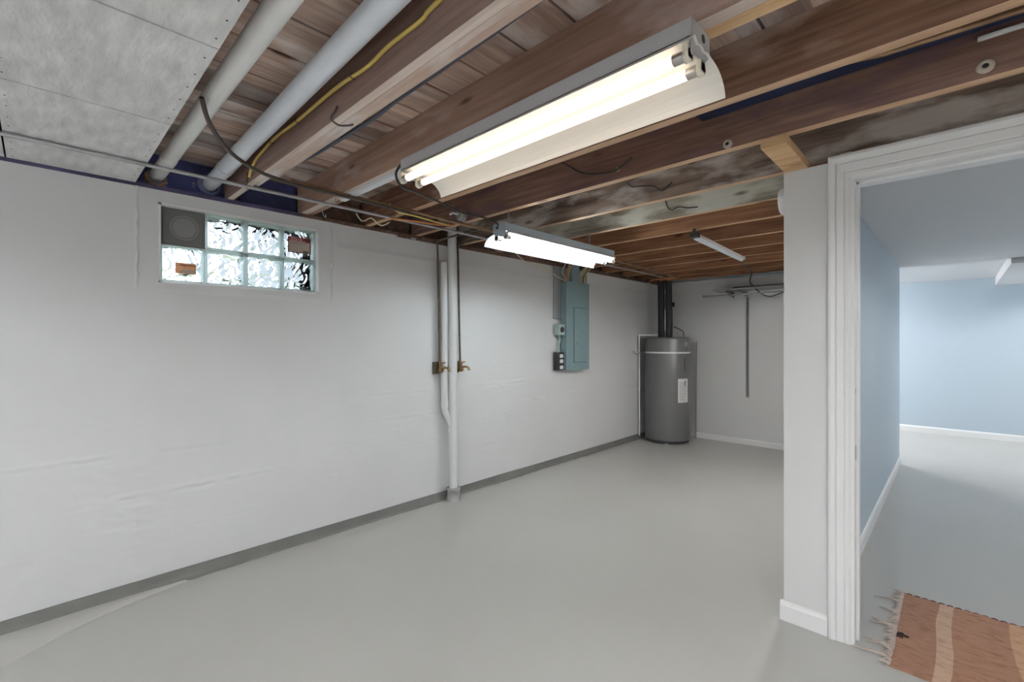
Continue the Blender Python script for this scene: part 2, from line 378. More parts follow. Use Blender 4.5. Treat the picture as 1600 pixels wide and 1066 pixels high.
b = MB(); b.box(2.7555, 2.7580, PY0+.012, PY0+.040, .80, .86); b.build('strike_plate', M_chrome, jamb)
b = MB(); b.box(2.7555, 2.7575, PY0+.018, PY0+.032, 1.09, 1.11); b.build('catch_plate', M_chrome, jamb)
b = MB(); b.box(PX0+.22, 2.745, PY0-.012, PY0+.06, 2.112, 2.137); struct(b.build('trim_3', M_trim))
# den ceilings and soffit
b = MB(); b.box(PX1, XR, PY0+.15, 6.42, 2.10, 2.125); b.box(.0, XR, 6.42, YFAR, 2.157, 2.18); b.box(0, XR, 6.40, 6.42, 2.10, 2.18)
b.box(0, PX1, 6.36, 6.42, 2.157, 2.2)
struct(b.build('ceiling_den', M_ceilw))
b = MB(); b.box(3.45, XR, 6.42, YFAR, 2.05, 2.157); struct(b.build('soffit', M_ceilw))
# subfloor over the joists: separate boards with gaps
b = MB(); x = -.35
ks = 0
while x < XR+.1:
    w = .212; x0 = x
    b.box(x0+.0052, x0+w-.0052, YB, 6.5, 2.34, 2.362)
    x += w
struct(b.build('ceiling', W_SUB))
b = MB(); b.box(-.35, XR+.1, YB-.1, YFAR+.1, 2.368, 2.45); struct(b.build('ceiling_deck', M_dark))
# sill plate and rim boards on the wall top; blue window glow painted into near parts
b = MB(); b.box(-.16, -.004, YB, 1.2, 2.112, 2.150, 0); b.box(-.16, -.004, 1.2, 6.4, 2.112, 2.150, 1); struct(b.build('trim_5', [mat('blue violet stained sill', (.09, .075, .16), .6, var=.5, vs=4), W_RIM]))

# ------------------------------------------------------------------ joists
JZ0, JZ1 = 2.152, 2.339
def joist(y0, y1, side, edge, label, x0=-.06, x1=XR, z0=JZ0, extra=None):
    b = MB(); n = 26
    # slight crown and wane so that the edge is not perfectly straight
    vs = []
    for i in range(n+1):
        x = x0 + (x1-x0)*i/n; e = .0015*mn.noise(Vector((x*2, y0*9, 0))); s = .0012*mn.noise(Vector((x*1.3, y0*7, 4)))
        vs += [(x, y0+s, z0+e), (x, y1+s, z0+e), (x, y1+s, JZ1), (x, y0+s, JZ1)]
    fs = []; ms = []
    for i in range(n):
        a = i*4
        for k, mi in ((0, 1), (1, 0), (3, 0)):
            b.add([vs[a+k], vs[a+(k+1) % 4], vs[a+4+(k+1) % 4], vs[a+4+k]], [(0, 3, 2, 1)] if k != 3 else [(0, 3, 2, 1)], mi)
    b.add(vs[:4], [(0, 1, 2, 3)]); b.add(vs[-4:], [(3, 2, 1, 0)])
    o = b.build('ceiling_joist', [side, edge]); return tag(o, label, 'joist', 'floor joists overhead')
joist(.315, .358, W_A, EDGEP, 'joist beside the white drain pipe, along the fibreboard edge')
tA = thing('ceiling_joist', (0, .80, JZ0), 'mauve brown joist with yellow cable clipped to its face, two pale boards nailed alongside', 'joist', 'floor joists overhead')
wA = W(tA)
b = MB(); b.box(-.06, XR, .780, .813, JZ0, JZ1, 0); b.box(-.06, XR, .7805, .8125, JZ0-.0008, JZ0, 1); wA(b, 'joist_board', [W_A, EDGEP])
b = MB(); b.box(.36, XR, .8155, .837, JZ0+.001, JZ1, 0); wA(b, 'sister_board', W_A2, label='pinkish middle board')
b = MB(); b.box(.55, XR, .8395, .866, JZ0+.004, JZ1, 0); wA(b, 'sister_board', W_A2, label='pale outer board')
tB = thing('ceiling_joist', (0, 1.22, JZ0), 'warm brown joist above the near warm white light, new pine board beside it', 'joist', 'floor joists overhead')
wB = W(tB)
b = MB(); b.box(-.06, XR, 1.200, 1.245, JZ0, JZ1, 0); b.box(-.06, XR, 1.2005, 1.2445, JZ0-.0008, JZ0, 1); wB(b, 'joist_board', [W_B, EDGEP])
b = MB(); b.bbox(2.2, XR, 1.2455, 1.290, JZ0-.004, 2.30, .003); wB(b, 'sister_board', W_PINE, label='new pine board')
b = MB(); b.box(-.06, .5, 1.2455, 1.283, JZ0+.001, JZ1); wB(b, 'sister_board', W_B)
joist(1.655, 1.700, W_C, EDGE, 'dark brown joist just beyond the near warm white light')
joist(2.085, 2.130, W_D, EDGE, 'reddish brown joist with ceramic tubes, second beyond the near light')
joist(2.560, 2.603, W_E, EDGE, 'grey stained joist directly above the white doorway casing')
joist(3.000, 3.042, W_F, EDGE, 'grey green stained joist beside the round white disc')
specs = [(3.430, W_G, 'orange brown joist just before the slim unlit strip light'), (3.930, W_H, 'chestnut joist crossing the near end of the slim unlit strip light'),
         (4.400, W_G, 'orange brown joist crossing the middle of the slim unlit strip light'), (4.830, W_H, 'chestnut joist at the far end of the slim unlit strip light'),
         (5.330, W_G, 'third joist from the back wall, orange brown'), (5.740, W_H, 'second joist from the back wall, chestnut'), (6.150, W_G, 'last joist, tight against the back wall top')]
for y, m, l in specs: joist(y, y+.042, m, EDGE2, l, x1=2.6)
# rim boards closing each bay over the sill, first bays tinted with painted window glow
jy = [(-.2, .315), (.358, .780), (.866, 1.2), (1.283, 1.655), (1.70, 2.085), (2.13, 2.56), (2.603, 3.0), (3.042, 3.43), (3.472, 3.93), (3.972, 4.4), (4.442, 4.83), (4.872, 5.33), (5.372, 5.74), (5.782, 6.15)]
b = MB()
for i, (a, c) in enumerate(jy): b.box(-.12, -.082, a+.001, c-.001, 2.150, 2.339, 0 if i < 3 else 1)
struct(b.build('trim_6', [M_glowboard, W_RIM]))

# fibreboard ceiling panels near the camera side
def panel(x0, x1, y0, y1, label):
    b = MB(); b.bbox(x0+.003, x1-.003, y0+.003, y1-.003, 2.140, 2.1505, .002)
    for x in np.arange(x0+.05, x1-.03, .105):
        for y in (y0+.022, y1-.022): b.lathe((x+.01*random.uniform(-1, 1), y, 2.1398), [(.0, -.0006), (.0028, -.0006), (.003, .001)], 8, mi=1)
    return tag(b.build('ceiling_panel', [M_panel, M_dark]), label, 'ceiling panel', 'grey fibreboard ceiling panels')
panel(.006, .922, -.095, .362, 'grey fibreboard panel against the wall, crossed by the thin metal conduit')
panel(.922, 1.574, -.095, .362, 'second grey fibreboard panel out from the wall, middle one beside the pipe')
panel(1.574, 2.226, -.095, .362, 'grey fibreboard panel at the top edge beside the white drain pipe')
panel(.006, .922, -.8, -.095, 'grey fibreboard panel at the far left edge, a sliver in view')
b = MB(); b.box(.925, XR, YB, -.098, 2.140, 2.150); b.box(2.229, XR, -.095, .31, 2.14, 2.15); b.box(.006, .92, YB, -.803, 2.14, 2.15); struct(b.build('ceiling_rear', M_panel))

# ------------------------------------------------------------------ glass block window
win = struct(link(bpy.data.objects.new('window_1', None))); win.location = (0, WY0, WZ0)
ww = W(win)
b = MB(); fx0, fx1 = -.11, .009
b.box(fx0, fx1, WY0, WY0+.010, WZ0, WZ1); b.box(fx0, fx1, WY1-.010, WY1, WZ0, WZ1); b.box(fx0, fx1, WY0, WY1, WZ0, WZ0+.010); b.box(fx0, fx1, WY0, WY1, WZ1-.010, WZ1)
ww(b, 'window_frame', M_trim)
mg, t, p = newmat('wavy glass block pane')
p.inputs['Base Color'].default_value = (.93, .98, .98, 1); p.inputs['Transmission Weight'].default_value = 1; p.inputs['Roughness'].default_value = .02; p.inputs['IOR'].default_value = 1.45
tc = t.nodes.new('ShaderNodeTexCoord'); nz = t.nodes.new('ShaderNodeTexNoise'); nz.inputs['Scale'].default_value = 10; nz.inputs['Detail'].default_value = 1.4; nz.inputs['Distortion'].default_value = 1.6
bp = t.nodes.new('ShaderNodeBump'); bp.inputs['Strength'].default_value = 1; bp.inputs['Distance'].default_value = .03
t.links.new(tc.outputs['Object'], nz.inputs[0]); t.links.new(nz.outputs[0], bp.inputs['Height']); t.links.new(bp.outputs[0], p.inputs['Normal'])
cw, chh = (WY1-WY0-.02)/4, (WZ1-WZ0-.02)/2
for r in (0, 1):
    for c in range(4):
        y0 = WY0+.010+c*cw; z0 = WZ0+.010+r*chh; y1, z1 = y0+cw, z0+chh
        if r == 1 and c == 0:
            b = MB(); b.box(-.10, -.030, y0, y1, z0, z1); b.bbox(-.030, -.024, y0+.012, y1-.012, z0+.012, z1-.012, .002)
            v = ww(b, 'vent_panel', M_vent)
            b = MB(); b.lathe((-.024, (y0+y1)/2+.006, (z0+z1)/2), [(.060, 0), (.062, .004), (.067, .004), (.069, 0)], 40, 'X'); b.lathe((-.024, (y0+y1)/2+.006, (z0+z1)/2), [(0, .001), (.05, .001), (.054, 0)], 40, 'X')
            ww(b, 'vent_ring', M_ventr, parent=v); continue
        g = .0125
        b = MB(); x0, x1 = -.105, -.030
        b.box(x0, x1, y0+.001, y0+g, z0+.001, z1-.001); b.box(x0, x1, y1-g, y1-.001, z0+.001, z1-.001); b.box(x0, x1, y0+g, y1-g, z0+.001, z0+g); b.box(x0, x1, y0+g, y1-g, z1-g, z1-.001)
        gb = ww(b, 'glass_block', M_mortar)
        b = MB(); n = 10
        for xx, sgn in ((-.036, 1), (-.10, -1)):
            vs = []; 
            for i in range(n+1):
                for j in range(n+1):
                    yy = y0+g+(cw-2*g)*i/n; zz = z0+g+(chh-2*g)*j/n
                    vs.append((xx + .0025*mn.noise(Vector((yy*24, zz*24, sgn))), yy, zz))
            fs = [(i*(n+1)+j, (i+1)*(n+1)+j, (i+1)*(n+1)+j+1, i*(n+1)+j+1) for i in range(n) for j in range(n)]
            b.add(vs, fs if sgn > 0 else [f[::-1] for f in fs], 0, True)
        ww(b, 'glass_pane', mg, parent=gb)
# stickers on two blocks
yc, zc = WY0+.010+3.5*cw+.002, WZ0+.010+1.5*chh-.003
b = MB(); b.box(-.0275, -.0268, yc-.073, yc+.073, zc-.052, zc+.052, 0); b.box(-.0268, -.0266, yc-.066, yc+.066, zc-.046, zc+.022, 1)
for k in range(2): b.box(-.0266, -.0265, yc-.060, yc+.050-.02*(k % 2), zc+.014-.008*k, zc+.0155-.008*k, 0)
b.box(-.0266, -.0265, yc+.022, yc+.058, zc-.042, zc-.034, 2)
b.box(-.0268, -.0267, yc-.06, yc+.04, zc+.0245, zc+.027, 3)
st = ww(b, 'sticker', [M_red, M_tan, M_dark, M_pink], label='dark red size sticker on top right block')
text_mb('32x16', .030, M_pink, 'lettering', st, (-.0266, yc-.02, zc+.038), (R(90), 0, R(90)))
yc, zc = WY0+.010+.56*cw, WZ0+.010+.40*chh
b = MB(); b.box(-.0275, -.0268, yc-.048, yc+.048, zc-.030, zc+.030, 0); b.box(-.0268, -.0266, yc-.02, yc+.044, zc-.026, zc-.008, 1); b.box(-.0268, -.0266, yc-.03, yc+.044, zc+.014, zc+.020, 2)
ww(b, 'sticker', [M_orst, M_tan, M_red], label='small orange and green sticker on bottom left block')
# outdoors seen through the blocks
b = MB(); b.box(-9, -.31, -8, 12, 1.30, 1.42); struct(b.build('ground', M_grass))
b = MB(); b.box(-1.2, -.31, -.6, 2.6, 1.42, 1.44); struct(b.build('ground_gravel', M_dirt))
b = MB(); b.box(-6.2, -6.0, 2.5, 12, 1.4, 4.4); struct(b.build('wall_neighbour', M_siding))
b = MB(); b.box(-.95, -.30, WY0-.3, WY1+.5, 2.62, 2.66); struct(b.build('trim_7', mat('cream soffit paint', (.85, .82, .70), .7)))
b = MB(); b.box(-.34, -.30, YB, YFAR, 2.1, 2.62); struct(b.build('wall_outer', M_siding))

# ------------------------------------------------------------------ drain pipes overhead
def drain_pipe(p, q, r, m, label, fl_m, coup):
    t = thing('drain_pipe', p, label, 'pipe', 'overhead drain pipes'); w = W(t); p = Vector(p); q = Vector(q)
    b = MB(); b.tube([p, q], r, 28); w(b, 'pipe', m)
    for c in coup:
        b = MB(); d = (q-p).normalized(); s = p + d*c; b.tube([s-d*.001, s+d*.05], r+.0022, 28, caps=True); w(b, 'coupling', m)
    return t, w
t1, w1 = drain_pipe((-.078, .460, 2.222), (2.9, .440, 2.200), .0345, M_pvcgrey, 'off white drain pipe along the edge of the grey fibreboard panels', M_copperbright, [.30])
b = MB(); n = 26
prof_ = []
vs = []
for j in range(n):
    g = 2*math.pi*j/n; rr = .050+.010*mn.noise(Vector((math.cos(g)*3, math.sin(g)*3, 0)))+.004*(j % 2)
    vs.append((-.079, .455+rr*math.cos(g), 2.205+rr*math.sin(g)))
vs2 = [(-.060, .458+.036*math.cos(2*math.pi*j/n), 2.217+.036*math.sin(2*math.pi*j/n)) for j in range(n)]
b.add(vs+vs2, [(j, (j+1) % n, n+(j+1) % n, n+j) for j in range(n)], 0, True)
w1(b, 'mortar_collar', M_hub, label='ragged grey mortar collar')
b = MB(); b.tube([(-.066, .455+.043*math.cos(g), 2.208+.043*math.sin(g)) for g in [R(a) for a in range(170, 350, 12)]], .0045, 8); w1(b, 'orange_wire', M_orange)
t2, w2 = drain_pipe((-.078, .707, 2.232), (2.9, .648, 2.258), .0385, M_pvctint, 'pale bluish white drain pipe beside the joist with the yellow cable', M_pvctint, [.33, .62])
b = MB(); b.lathe((-.080, .707, 2.228), [(.060, 0), (.062, .006), (.055, .008), (.052, .014), (.042, .016)], 36, 'X')
w2(b, 'flange', mat('blue grey plastic flange', (.20, .25, .42), .4))
for dy in (.60,):
    for dz in (2.222, 2.204):
        b = MB(); b.lathe((-.082, .628, dz-.0), [(0, .006), (.005, .005), (.006, 0)], 10, 'X'); w2(b, 'screw', M_galv)

# ------------------------------------------------------------------ fluorescent shop lights
def shop_light(name, loc, rz, label, m_h, m_r, m_t, group='fluorescent shop lights', L=1.262):
    t = thing(name, loc, label, 'light', group, rz)
    def P(mb, n, m, parent=None, label=None):
        o = mb.build(n, m, parent or t)
        if label: o['label'] = label
        return o
    b = MB()
    b.prof([(0, -.055, -.043), (0, -.055, 0), (0, .055, 0), (0, .055, -.046)], (0, 0, 0), (L, 0, 0))
    b.prof([(0, -.053, -.043), (0, -.053, -.002), (0, .053, -.002), (0, .053, -.046)], (0, 0, 0), (L, 0, 0))
    P(b, 'housing', m_h)
    for x, s in ((0, -1), (L, 1)):
        b = MB(); x0, x1 = (x-.0015, x+.0015)
        pl = [(-.056, .001), (.056, .001), (.056, -.050), (.030, -.074), (.004, -.074), (-.010, -.082), (-.050, -.088), (-.056, -.080)]
        nv = len(pl); b.add([(x0, y, z) for y, z in pl]+[(x1, y, z) for y, z in pl], [list(range(nv)), list(range(nv, 2*nv))[::-1]] + [(i, i+nv, (i+1) % nv+nv, (i+1) % nv) for i in range(nv)])
        b.lathe((x+s*.002, .015, -.022), [(0, 0), (.011, 0), (.011, -.002*s)], 16, 'X', mi=1)
        P(b, 'end_plate', [m_h, M_dark])
    b = MB(); pr = [(0, -.068, -.062), (0, -.052, -.046), (0, -.030, -.058), (0, -.012, -.052), (0, .008, -.060), (0, .028, -.054), (0, .055, -.058)]
    for k in range(1, 9):
        g = k/8; pr.append((0, .055+.094*math.sin(g*1.45)/math.sin(1.45), -.058-.060*(1-math.cos(g*1.35))/(1-math.cos(1.35))))
    pr += [(0, .1495, -.121)]
    th = [(0, y, z+.0015) for (_, y, z) in pr[::-1]]
    b.prof(pr+th, (.012, 0, 0), (L+.008, 0, 0), True, smooth=False); P(b, 'reflector', m_r)
    for ty in (-.050, .030):
        zc = -.086
        b = MB(); b.tube([(.045, ty, zc), (L-.045, ty, zc)], .0138, 20, caps=False); tb = P(b, 'fluorescent_tube', m_t)
        for xa, xb in ((.020, .046), (L-.046, L-.020)):
            b = MB(); b.tube([(xa, ty, zc), (xb, ty, zc)], .0145, 20); P(b, 'tube_cap', M_cap, parent=tb)
        for xa in (.004, L-.018):
            b = MB(); b.bbox(xa, xa+.014, ty-.016, ty+.016, zc-.012, -.056, .003); b.lathe((xa, ty, zc-.002), [(0, 0), (.0165, 0), (.0165, .014), (0, .014)], 16, 'X'); P(b, 'lamp_holder', M_socket)
    return t
shop_light('shop_light', (1.352, 1.146, 2.097), 0, 'near open fluorescent fixture with two warm white lit tubes', M_fixgrey, M_refl, M_tubew)
shop_light('shop_light', (1.008, 2.020, 2.052), R(90), 'farther fluorescent fixture with cool white lit tubes, above the electrical panel', M_fixblue, M_reflc, M_tubec)
# unseen fixtures added as fill light; only the one round the corner is inferred
for i, (x, y, a) in enumerate([(1.2, -1.75, 0), (2.9, -1.75, 0), (3.85, -.2, 90)]):
    shop_light('shop_light', (x, y, 2.09), R(a), ['fluorescent fixture behind the camera near the left wall', 'fluorescent fixture behind the camera in mid room', 'fluorescent fixture right of the camera'][i], M_fixgrey, M_refl, M_tuberfill, 'fluorescent fixtures behind the camera')
shop_light('shop_light', (2.405, 3.60, 2.10), R(90), 'fluorescent fixture hidden behind the partition on the storage side', M_fixgrey, M_refl, M_tubesfill, 'storage side fixtures')
shop_light('shop_light', (4.3, 3.2, 2.095), R(90), 'fluorescent fixture on the right side of the room beyond the doorway', M_fixgrey, M_refl, tube_mat('doorway side tube glow', (1, .985, .97), 22), 'blue room fixtures')
shop_light('shop_light', (.9, 7.25, 2.15), R(90), 'fluorescent fixture round the corner in the blue room', M_fixgrey, M_refl, M_tubed, 'blue room fixtures')
shop_light('shop_light', (4.7, 7.0, 2.045), R(90), 'fluorescent fixture on the right side of the blue room', M_fixgrey, M_refl, tube_mat('den side tube glow', (1, .98, .96), 75), 'blue room fixtures')
# hangers of the two visible fixtures
for (x, y, z0) in ((1.42, 1.146, 2.097), (2.50, 1.146, 2.097)):
    b = MB(); b.bar((x, y+.02, z0-.002), (x, y+.06, 2.16), .012, .0015, up=(0, 1, 0)); tag(b.build('hanger_strap', M_galv), 'metal strap holding the %s end of the near warm light to the joist' % ('wall side' if x < 2 else 'doorway side'), 'bracket')
for y, s in ((2.105, 'near'), (3.01, 'far')):
    b = MB(); b.bar((1.008, y, 2.050), (1.008, y, 2.156), .012, .0015, up=(0, 1, 0)); tag(b.build('hanger_strap', M_galv), 'metal strap holding the %s end of the cool white light to a joist' % s, 'bracket')
# long white batten under the joist above the near light
b = MB(); b.bbox(.50, 2.45, 1.222, 1.258, 2.130, 2.1515, .002); tag(b.build('batten', mat('white painted batten', (.72, .74, .78), .4)), 'white painted wood strip under the joist between near light and wall', 'batten')

# slim unlit strip light
t = thing('strip_light', (1.66, 3.45, 2.12), 'slim unlit white strip light hanging under the far joists', 'light')
w = W(t); p0 = Vector((1.665, 3.44, 2.105)); p1 = Vector((1.600, 4.68, 2.105)); d = (p1-p0).normalized()
b = MB(); b.bar(p0, p1, .052, .022, mi=0); w(b, 'housing', M_plastic)
b = MB(); b.tube([p0+d*.02+Vector((0, 0, -.010)), p1-d*.012+Vector((0, 0, -.010))], .022, 16); w(b, 'lens', M_led)
b = MB(); b.bar(p0-d*.045, p0+d*.012, .060, .034); b.bar(p0-d*.02+Vector((0, 0, .017)), p0-d*.02+Vector((0, 0, .05)), .02, .02, up=(0, 1, 0)); w(b, 'end_cap', M_black, label='black end cap')
b = MB(); b.bar(p1-d*.002, p1+d*.02, .056, .028); w(b, 'end_cap', M_plastic, label='white end cap')

# ------------------------------------------------------------------ conduits, copper lines and cables overhead
b = MB(); b.tube([(.392, -.9, 2.128), (.392, .9, 2.128), (.400, 2.2, 2.126), (.392, 4.0, 2.126), (.38, 5.6, 2.128)], .0095, 12)
tag(b.build('conduit', M_galv), 'long thin galvanised conduit hung under the joists parallel to the left wall', 'conduit')
b = MB(); b.tube([(.640, .90, 2.128), (.625, 1.5, 2.128), (.610, 2.6, 2.122), (.60, 4.2, 2.125), (.52, 5.72, 2.125)], .0105, 12)
tag(b.build('copper_pipe', M_copper), 'aged copper pipe under the joists, running beside the galvanised conduit', 'pipe')
cable('electrical_cable', [(1.16, .405, 2.175), (1.10, .437, 2.13), (.98, .50, 2.118), (.86, .58, 2.112), (.76, .68, 2.110), (.69, .79, 2.112), (.655, .95, 2.112), (.648, 1.3, 2.112), (.630, 1.62, 2.112)], .0085, M_brownc, 'dark brown cable curving down from beside the off white pipe', n=10)
yp = [(2.6, .772, 2.262), (2.053, .772, 2.257), (1.962, .772, 2.244), (1.786, .772, 2.248), (1.649, .772, 2.238), (1.423, .772, 2.254), (1.058, .772, 2.254), (.8, .772, 2.262), (.658, .772, 2.250), (.54, .771, 2.235), (.469, .768, 2.200), (.44, .766, 2.165)]
t = thing('electrical_cable', (.5, .772, 2.2), 'yellow cable stapled along the side of a joist', 'cable'); w = W(t)
b = MB(); b.tube(smooth_path(yp), .0068, 10); w(b, 'jacket', M_yellow)
for x, z in ((1.55, 2.246), (1.058, 2.254), (.75, 2.258), (2.3, 2.26)):
    b = MB(); b.tube([(x, .779, z-.009), (x, .763, z-.007), (x, .763, z+.007), (x, .779, z+.009)], .0016, 6); w(b, 'staple', M_dark)
cable('electrical_cable', [(2.9, 1.03, 2.33), (2.203, 1.035, 2.328), (2.0, 1.038, 2.325), (1.8, 1.044, 2.328), (1.61, 1.046, 2.325), (1.385, 1.052, 2.328), (1.171, 1.062, 2.325), (.767, 1.058, 2.328), (.485, 1.04, 2.325), (.1, .98, 2.325)], .0085, M_navy, 'blue grey cable running along the subfloor past the yellow cable joist')
cable('power_cord', [(1.350, 1.10, 2.09), (1.315, 1.09, 2.045), (1.28, 1.14, 2.01), (1.24, 1.22, 2.02), (1.17, 1.35, 2.035), (1.09, 1.48, 2.06), (1.03, 1.62, 2.065), (.99, 1.76, 2.068), (.985, 1.90, 2.075), (1.0, 1.99, 2.058), (1.003, 2.02, 2.045)], .0055, M_black, 'black cord hanging between the two lit fluorescent fixtures', 'cord')
cable('power_cord', [(1.60, 4.70, 2.10), (1.52, 5.0, 2.09), (1.45, 5.4, 2.10), (1.36, 5.8, 2.11), (1.285, 5.98, 2.03), (1.315, 6.02, 1.97), (1.345, 6.03, 1.93), (1.42, 6.03, 1.865), (1.50, 6.03, 1.840), (1.58, 6.03, 1.865), (1.70, 6.03, 1.90)], .0065, M_black, 'black cord dropping from the slim strip light onto the wall shelf', 'cord')
# short loose wires on the joists
cable('loose_wire', [(1.455, 2.080, 2.335), (1.52, 2.074, 2.29), (1.60, 2.072, 2.235), (1.70, 2.07, 2.205), (1.80, 2.074, 2.195), (1.90, 2.082, 2.24)], .0042, M_black, 'black wire drooping on the joist with ceramic tubes', 'wire', 'loose black wires on the joists')
cable('loose_wire', [(1.60, 2.555, 2.30), (1.64, 2.545, 2.265), (1.70, 2.54, 2.252), (1.78, 2.545, 2.235), (1.83, 2.553, 2.20), (1.89, 2.557, 2.235)], .0042, M_black, 'black wire drooping on the grey stained joist', 'wire', 'loose black wires on the joists')
cable('loose_wire', [(1.64, 2.995, 2.28), (1.66, 2.985, 2.23), (1.69, 2.98, 2.20), (1.74, 2.985, 2.212), (1.80, 2.99, 2.195), (1.86, 2.996, 2.19)], .0042, M_black, 'black wire drooping on the grey green joist', 'wire', 'loose black wires on the joists')
cable('loose_wire', [(1.42, .776, 2.19), (1.41, .770, 2.17), (1.39, .766, 2.15), (1.38, .80, 2.140), (1.40, .83, 2.142), (1.41, .845, 2.148)], .0035, M_brownc, 'short rusty wire hooked under the yellow cable joist', 'wire')
cable('loose_wire', [(.50, 2.02, 2.14), (.56, 1.96, 2.115), (.60, 1.80, 2.104), (.62, 1.66, 2.104), (.59, 1.55, 2.115), (.58, 1.50, 2.16)], .005, M_yellow, 'yellow wire looping over the copper pipe near the white drain stack', 'wire')
cable('loose_wire', [(.36, 1.52, 2.145), (.40, 1.62, 2.122), (.46, 1.75, 2.118), (.50, 1.95, 2.122), (.52, 2.06, 2.14)], .006, M_orange, 'orange wire beside the copper pipe near the white drain stack', 'wire')
cable('loose_wire', [(.22, 1.47, 2.16), (.225, 1.49, 2.128), (.21, 1.53, 2.122), (.235, 1.57, 2.145), (.23, 1.62, 2.118), (.23, 1.66, 2.112), (.25, 1.70, 2.138)], .0045, M_cream, 'wavy white wire dangling above the wall right of the window', 'wire')
cable('loose_wire', [(.15, 3.05, 2.14), (.10, 3.25, 2.08), (.06, 3.45, 2.085), (.045, 3.65, 2.05), (.05, 3.82, 1.99), (.07, 3.93, 1.955)], .0055, M_cream, 'pale cable looping along the wall top to the electrical panel', 'cable')
for k, (x, y, lab) in enumerate([(.30, 1.235, 'left'), (.46, 1.235, 'right')]):
    b = MB(); b.tube(smooth_path([(x-.14, 1.27, 2.15), (x-.14, 1.28, 2.118), (x-.125, 1.285, 2.108), (x-.115, 1.28, 2.122)]) if k == 0 else smooth_path([(x+.02, 1.21, 2.15), (x+.02, 1.205, 2.125), (x+.0, 1.20, 2.12), (x-.01, 1.21, 2.13)]), .003, 6)
    tag(b.build('wire_hook', M_galv), 'small wire hook under the joist above the window, %s one' % lab, 'hook')
for (x, y0, y1, lab) in [(.40, .70, .77, 'yellow cable joist'), (.392, 1.62, 1.655, 'dark brown joist')]:
    b = MB(); b.tube([(.392, y1-.0, 2.115), (.375, y1, 2.128), (.392, y1, 2.142), (.392, y1+.004, 2.20)], .003, 6); tag(b.build('pipe_hanger', M_iron), 'thin hanger fixing the conduit to the %s' % lab, 'bracket')
# round electrical fitting next to the white drain stack
t = thing('junction_fitting', (.62, 2.05, 2.13), 'small round grey metal fitting among the wires above the drain stack', 'fitting'); w = W(t)
b = MB(); b.lathe((.60, 2.046, 2.185), [(0, -.022), (.030, -.022), (.036, -.016), (.036, .030)], 20, 'Y'); w(b, 'body', M_galv)
b = MB(); b.tube(smooth_path([(.60, 2.02, 2.19), (.57, 2.0, 2.20), (.54, 2.0, 2.195)]), .008, 8); w(b, 'elbow', M_plastic)
# knob-and-tube ceramics
def knob(x, y, z, label, r=.020):
    t = thing('ceramic_tube', (x, y, z), label, 'insulator', 'old ceramic wiring tubes'); 
    b = MB(); b.lathe((x, y+.002, z), [(.007, .0), (.009, -.014), (r*.8, -.012), (r, -.004), (r, 0.001)], 20, 'Y')
    o = W(t)(b, 'collar', M_ceram); b = MB(); b.lathe((x, y+.001, z), [(0, -.008), (.008, -.008)], 14, 'Y'); W(t)(b, 'bore', M_dark)
knob(2.359, 2.085, 2.172, 'white ceramic tube sticking out of the joist near the pine block')
knob(3.138, 2.085, 2.186, 'ceramic tube in the joist above the doorway, at the right edge', .022)
knob(1.82, 2.085, 2.20, 'small ceramic tube with a black wire through it', .010)
# copper pipe, flat dark blue strip and white sliver in the bay above the doorway
b = MB(); b.tube([(2.2, 1.80, 2.315), (2.9, 1.925, 2.258), (3.8, 1.98, 2.262)], .010, 12); tag(b.build('copper_pipe', M_copper), 'thin copper pipe in the joist bay at the top right corner', 'pipe')
b = MB(); b.bbox(2.25, 4.6, 1.93, 2.075, 2.295, 2.335, .012); tag(b.build('air_duct', mat('dark navy duct wrap', (.012, .022, .06), .45)), 'dark navy flat duct tucked between joists at the upper right', 'duct')
b = MB(); b.bbox(3.12, 3.34, 2.066, 2.083, 2.268, 2.280, .003); tag(b.build('tape_patch', M_plastic), 'white scrap wedged beside the navy duct', 'scrap')
# pine block on top of the partition
b = MB(); b.bbox(2.488, 2.583, 2.085-.0, 2.60, 2.1125, 2.1510, .0025); tag(b.build('pine_block', W_PINE), 'new pine block lying on top of the white partition end under the joists', 'wood block')
# round white disc on the partition
t = thing('smoke_alarm', (2.485, 2.63, 2.03), 'round white disc on the hidden side of the partition, seen edge on', 'smoke alarm'); w = W(t)
b = MB(); b.lathe((2.484, 2.575, 2.008), [(.050, 0), (.052, -.012), (.045, -.014)], 32, 'X'); w(b, 'base', M_plastic)
b = MB(); b.lathe((2.484, 2.575, 2.008), [(.062, -.012), (.064, -.016), (.064, -.034), (.058, -.040), (0, -.042)], 32, 'X'); w(b, 'cover', M_plastic)

# ------------------------------------------------------------------ drain stack, supply pipes and taps on the left wall
t = thing('drain_stack', (.075, 2.40, 0), 'white painted vertical drain pipe standing against the left wall', 'pipe'); w = W(t)
b = MB(); b.tube([(.082, 2.400, .05), (.082, 2.395, .6), (.082, 2.390, 1.3), (.082, 2.382, 2.30)], .036, 24); w(b, 'pipe', M_pipewhite)
b = MB(); b.tube(smooth_path([(.048, 2.325, 1.96), (.048, 2.328, 1.4), (.050, 2.330, .92), (.052, 2.333, .76), (.056, 2.345, .72), (.068, 2.372, .66), (.078, 2.392, .60)]), .029, 18); w(b, 'branch_pipe', M_pipewhite)
for z, r in ((.80, .034),):
    b = MB(); b.tube([(.051, 2.332, z-.03), (.051, 2.332, z+.02)], r, 18); w(b, 'coupling', M_pipewhite)
for z in (.765, .575):
    b = MB(); b.tube([(.082, 2.395, z-.012), (.082, 2.395, z+.012)], .041, 24); w(b, 'coupling', M_pipewhite)
b = MB(); b.lathe((.082, 2.400, 0), [(.062, .0), (.056, .03), (.052, .04), (.052, .085), (.056, .088), (.056, .104), (.040, .106)], 28); w(b, 'floor_hub', M_hub, label='grey painted floor hub')
